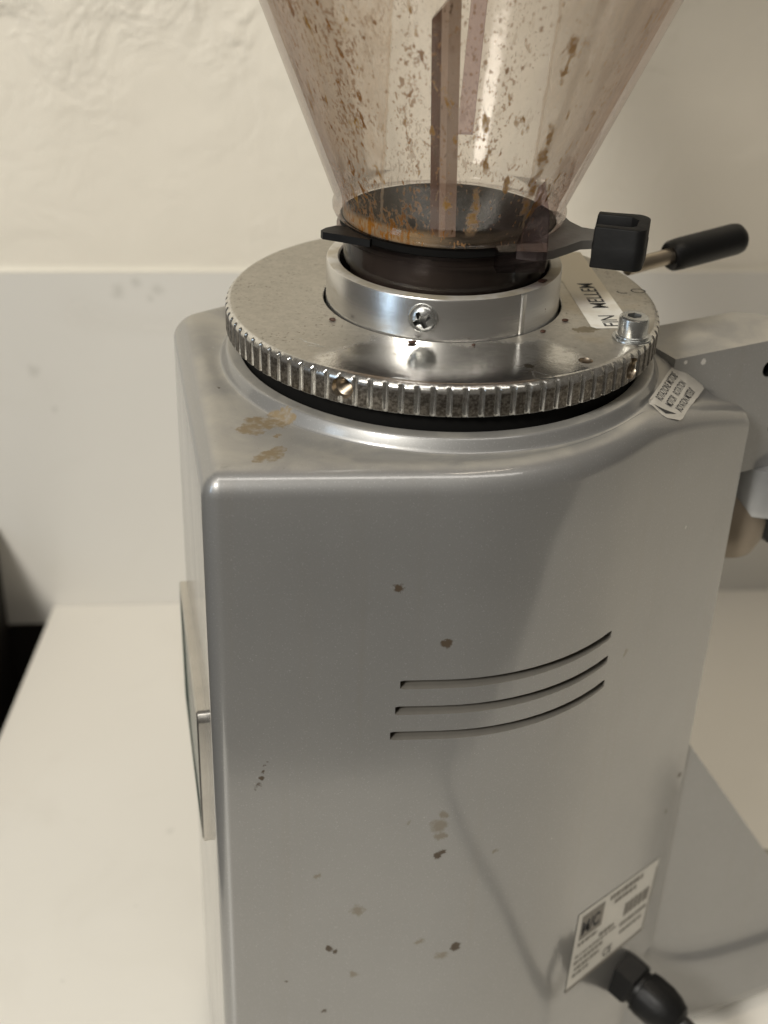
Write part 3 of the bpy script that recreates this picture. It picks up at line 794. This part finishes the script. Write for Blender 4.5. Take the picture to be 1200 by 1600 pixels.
# --- cable gland and cord
gc = onB(56.5, -256.5, 0); gax = (bn+Vector((0, 0, -.27))).normalized()
bm = bmesh.new()
lathe(bm, [(9.2, -3), (9.4, 1), (9.4, 6.5), (8.6, 7.4)], gc, tuple(gax), n=6, rot=.2)
gl = link("cable_gland", bm, BLACK, G, 20)
bm = bmesh.new()
lathe(bm, [(6.9, 6), (6.9, 9.0), (8.1, 9.3), (8.4, 12), (8.4, 18), (7.7, 22), (6.2, 25.5), (4.4, 27)], gc, tuple(gax), n=48, rfun=lambda r, h, a: r+(.55*max(0, math.cos(6*a)) if 10.3 < h < 20.5 else 0))
link("gland_cap", bm, BLACK, gl, 25)
ge = gc+gax*24
path = spline([ge, ge+gax*7, ge+gax*11+Vector((1, -2, -6)), ge+gax*13+Vector((2, -9, -22)), (120, -42, -308), (140, -92, -311.6), (144, -145, -311.6), (132, -190, -311.6), (113, -228, -311.6), (93, -264, -311.6), (76, -296, -311.6), (70, -318, -312.5), (67, -336, -330), (66, -342, -400)], 8)
bm = bmesh.new(); tube(bm, path, 3.4, 12); link("power_cord", bm, CORDM, G)

# ------------------------------------------------------------------ bean hopper (lifts out of the collar)
HP = empty("bean_hopper", (0, 0, H*.001))
tag(HP, "clear coffee stained plastic bean hopper standing in the grinder's collar, with a shutter", "bean hopper")
HP.matrix_world = Matrix.Translation((0, 0, H*.001))
def hlink(name, bm, mats, parent=None, smooth=35, **k):
    for v in bm.verts: v.co.x += .0216*v.co.z
    o = link(name, bm, mats, None, smooth, **k)
    o.parent = parent or HP
    if parent is None: o.matrix_parent_inverse = Matrix.Translation((0, 0, -H*.001))
    return o
# cone: closed wall 2 mm thick, outside clear, inside filmed
def rc(z): return 32.1+.414*(z-30)
TOP = 175
po = [(29.6, 23.9), (30.6, 24.1), (31.5, 24.7), (32.0, 25.7), (32.1, 26.9), (31.75, 27.9), (31.6, 28.8), (32.0, 29.8)] + [(rc(z), z) for z in (32, 40, 55, 75, 100, 130, 155, TOP)]+[(94, 182), (95, 192), (95, 262)]
pin = [(92.8, 262), (92.8, 192), (91.8, 182)]+[(rc(z)-2.1, z) for z in (TOP, 155, 130, 100, 75, 55, 40, 32)] + [(29.8, 29.6), (29.4, 27.5), (29.2, 23.9)]
bm = bmesh.new(); lathe(bm, po, n=144, cap0=False, cap1=False)
lathe(bm, pin, n=144, mat=1, cap0=False, cap1=False)
cone = hlink("hopper_cone", bm, [HOPOUT, HOPIN], recalc=False)
bm = bmesh.new(); lathe(bm, [(90, 258), (97.5, 258), (98, 259), (98, 268), (95, 271), (60, 273)], n=96); hlink("hopper_lid", bm, BROWNL)
bm = bmesh.new()
lathe(bm, [(28.6, .5), (28.6, 18.6), (29.4, 19.2), (30.6, 19.6), (30.7, 20.9), (27, 21.2)], n=128, cap0=False, cap1=False)
hlink("hopper_neck", bm, NECKM)
bm = bmesh.new(); lathe(bm, [(24, 1), (26.4, 1.2), (26.6, 20.8), (22, 21)], n=96); hlink("neck_liner", bm, THROAT)
# shutter plate with its left stop, right tongue and rubber grip
SH = 22.4
bm = bmesh.new()
lathe(bm, [(29.6, SH-.9), (29.9, SH-.6), (29.9, SH+1.0), (29.4, SH+1.3)], n=96)
sh = hlink("shutter", bm, GASKET)
bm = bmesh.new(); prism(bm, [(-20.5, -21.5), (-21.0, -22.6), (-33.6, -17.6), (-34.2, -16.2), (-33.0, -13.9), (-30.2, -11.6), (-24, -13.5)], SH-1.1, SH+.9); bevel(bm, .4, 2)
hlink("stop_tab", bm, BLACK, sh)
bm = bmesh.new()
tg = [(17, -27.5), (22, -28.5), (26.5, -26.5), (30.5, -22.5), (34.5, -18.2), (39, -17.0), (47, -17.6), (47, -10.2), (41, -8.6), (36, -6.6), (33.2, -1.5), (31.5, 6), (20, 14)]
prism(bm, tg, SH-1.2, SH+1.2)
bevel(bm, .5, 2)
bmesh.ops.triangulate(bm, faces=[f for f in bm.faces if len(f.verts) > 4])
hlink("shutter_tongue", bm, [GREYP], sh)
# U-shaped rubber grip
gdx = Vector((.965, -.262, 0)).normalized(); gdy = Vector((-gdx.y, gdx.x, 0)); go = Vector((37.2, -19.6, 0))
def ug(x, y): p = go+gdx*x+gdy*y; return (p.x, p.y)
U = [(0, 0), (10.4, .3)]
for k in range(1, 9):
    a = -PI/2+PI/2*k/8; U.append((10.6+3.0*math.cos(a), 3.2+3.0*math.sin(a)))
U += [(13.6, 12.0)]
for k in range(1, 9):
    a = PI/2*k/8; U.append((9.9+3.7*math.cos(a), 12.0+3.7*math.sin(a)))
U += [(4, 14.9), (-.8, 14.4), (-.8, 11.6), (8.6, 12.2), (10.6, 10.4), (10.6, 5.0), (9.2, 3.2), (0, 2.9)]
bm = bmesh.new(); prism(bm, [ug(*p) for p in U], SH-5.6, SH+5.6)
bmesh.ops.bisect_plane(bm, geom=bm.verts[:]+bm.edges[:]+bm.faces[:], plane_co=(0, 0, SH+.4), plane_no=(0, 0, 1))
bmesh.ops.bisect_plane(bm, geom=bm.verts[:]+bm.edges[:]+bm.faces[:], plane_co=(0, 0, SH+.7), plane_no=(0, 0, 1))
for v in bm.verts:
    if v.co.z > SH+.65:
        c = Vector((sum(ug(6, 7)[0:1]), ug(6, 7)[1], v.co.z)); d = (v.co-c); v.co -= d.normalized()*.16
bevel(bm, .45, 2, 50)
bmesh.ops.triangulate(bm, faces=[f for f in bm.faces if len(f.verts) > 4])
hlink("rubber_grip", bm, RUBBER, sh)
# floor of the hopper and clear pieces inside and outside the cone
bm = bmesh.new(); lathe(bm, [(25.6, 25.2), (25.6, 25.9), (25.1, 26.2)], (0, -3.4, 0), n=72); hlink("hopper_floor", bm, FLOORH)
def rib(poly, mat, z1=79.0, parent=None):
    bm = bmesh.new(); prism(bm, poly, 26.3, z1)
    for v in bm.verts:
        if v.co.z > 70: v.co.z = z1+(v.co.x+8.9)*1.3
        else: v.co.x += 3.3; v.co.y += 1.2
    bevel(bm, .25, 2); return hlink("inner_rib", bm, mat, parent)
r0 = rib([(-8.9, -26.6), (-7.2, -28.4), (-6.75, -28.4), (-6.75, -24.8), (-8.6, -24.6)], RIBD)
rib([(-6.7, -28.5), (-5.1, -29.0), (-5.1, -24.9), (-6.7, -24.9)], RIBMID)
rib([(-5.05, -28.9), (-2.4, -28.3), (-2.4, -25.2), (-5.05, -25.0)], RIBM)
bm = bmesh.new(); prism(bm, [(3.6, 29), (8.2, 29), (8.2, 32), (3.6, 32)], 38, 110)
for v in bm.verts:
    if v.co.z > 80: v.co.y += 27; v.co.x += 2.0
    else: v.co.x -= 1.5; v.co.y += 1.5
bevel(bm, .5, 2); hlink("rear_rib", bm, RIBP)
# locking lug low on the outside, right of front
lgx = Vector((.93, .10, 0)).normalized(); lgy = Vector((-lgx.y, lgx.x, 0)); lo = Vector((11.8, -33.6, 0))
bm = bmesh.new()
p4 = [lo+lgx*a+lgy*b for a, b in ((0, 0), (12.6, .6), (12.6, 9), (0, 5))]
prism(bm, [(p.x, p.y) for p in p4], 19.4, 25.0); bevel(bm, .5, 2)
hlink("lug_block", bm, RIBP)
bm = bmesh.new()
f = [(16.0, -33.0, 25.2), (24.2, -33.0, 25.2), (24.6, -26.0, 25.2), (16.5, -28.0, 25.2)]
tp = [(20.4, -33.6, 41.5), (21.6, -33.2, 42.6), (21.8, -31.0, 42.6), (20.2, -31.4, 41.5)]
loops(bm, [[Vector(p) for p in f], [Vector(a).lerp(Vector(b), .5)+Vector((.6, -.6, 1)) for a, b in zip(f, tp)], [Vector(p) for p in tp]], True, 0, True, True); bevel(bm, .4, 2)
hlink("lug_fin", bm, RIBP)

# ------------------------------------------------------------------ loose coffee crumbs
def crumb(x, y, z, r, label, sx=1., rz=0.):
    bm = bmesh.new(); bmesh.ops.create_icosphere(bm, subdivisions=2, radius=1)
    for v in bm.verts:
        d = 1+.35*noise.noise(v.co*1.7+Vector((x, y, z))); v.co = Vector((v.co.x*r*sx*d, v.co.y*r*d, v.co.z*r*.55*d))
    xform(bm, Matrix.Rotation(rz, 4, 'Z')); 
    o = link("coffee_crumb", bm, GROUND, None, 60, dz=0)
    o.location = Vector((x, y, z+H+r*.4))*.001
    tag(o, label, "coffee crumb", "coffee crumbs lying on the grinder's metal top")
crumb(-8.6, -35.2, .1, .75, "reddish brown coffee crumb at the collar's foot, left of the cross screw", 1.8, .3)
crumb(26.5, -24.5, .1, .7, "small dark coffee crumb at the collar's foot, at right", 1.3, .8)
crumb(33.4, -15.9, .1, .7, "brown coffee crumb beside the dark stain on the metal ring", 1.4, .2)
crumb(-30.0, -21.5, .1, .7, "dark coffee crumb at the collar's foot, at left", 1.5, -.5)
crumb(26.0, -17.2, 11.5, .9, "black coffee crumb on the collar's rim under the shutter's tongue", 1.6, .5)
crumb(7.5, -35.3, .1, .45, "tiny black coffee crumb at the collar's foot, right of the cross screw", 1.1, .5)
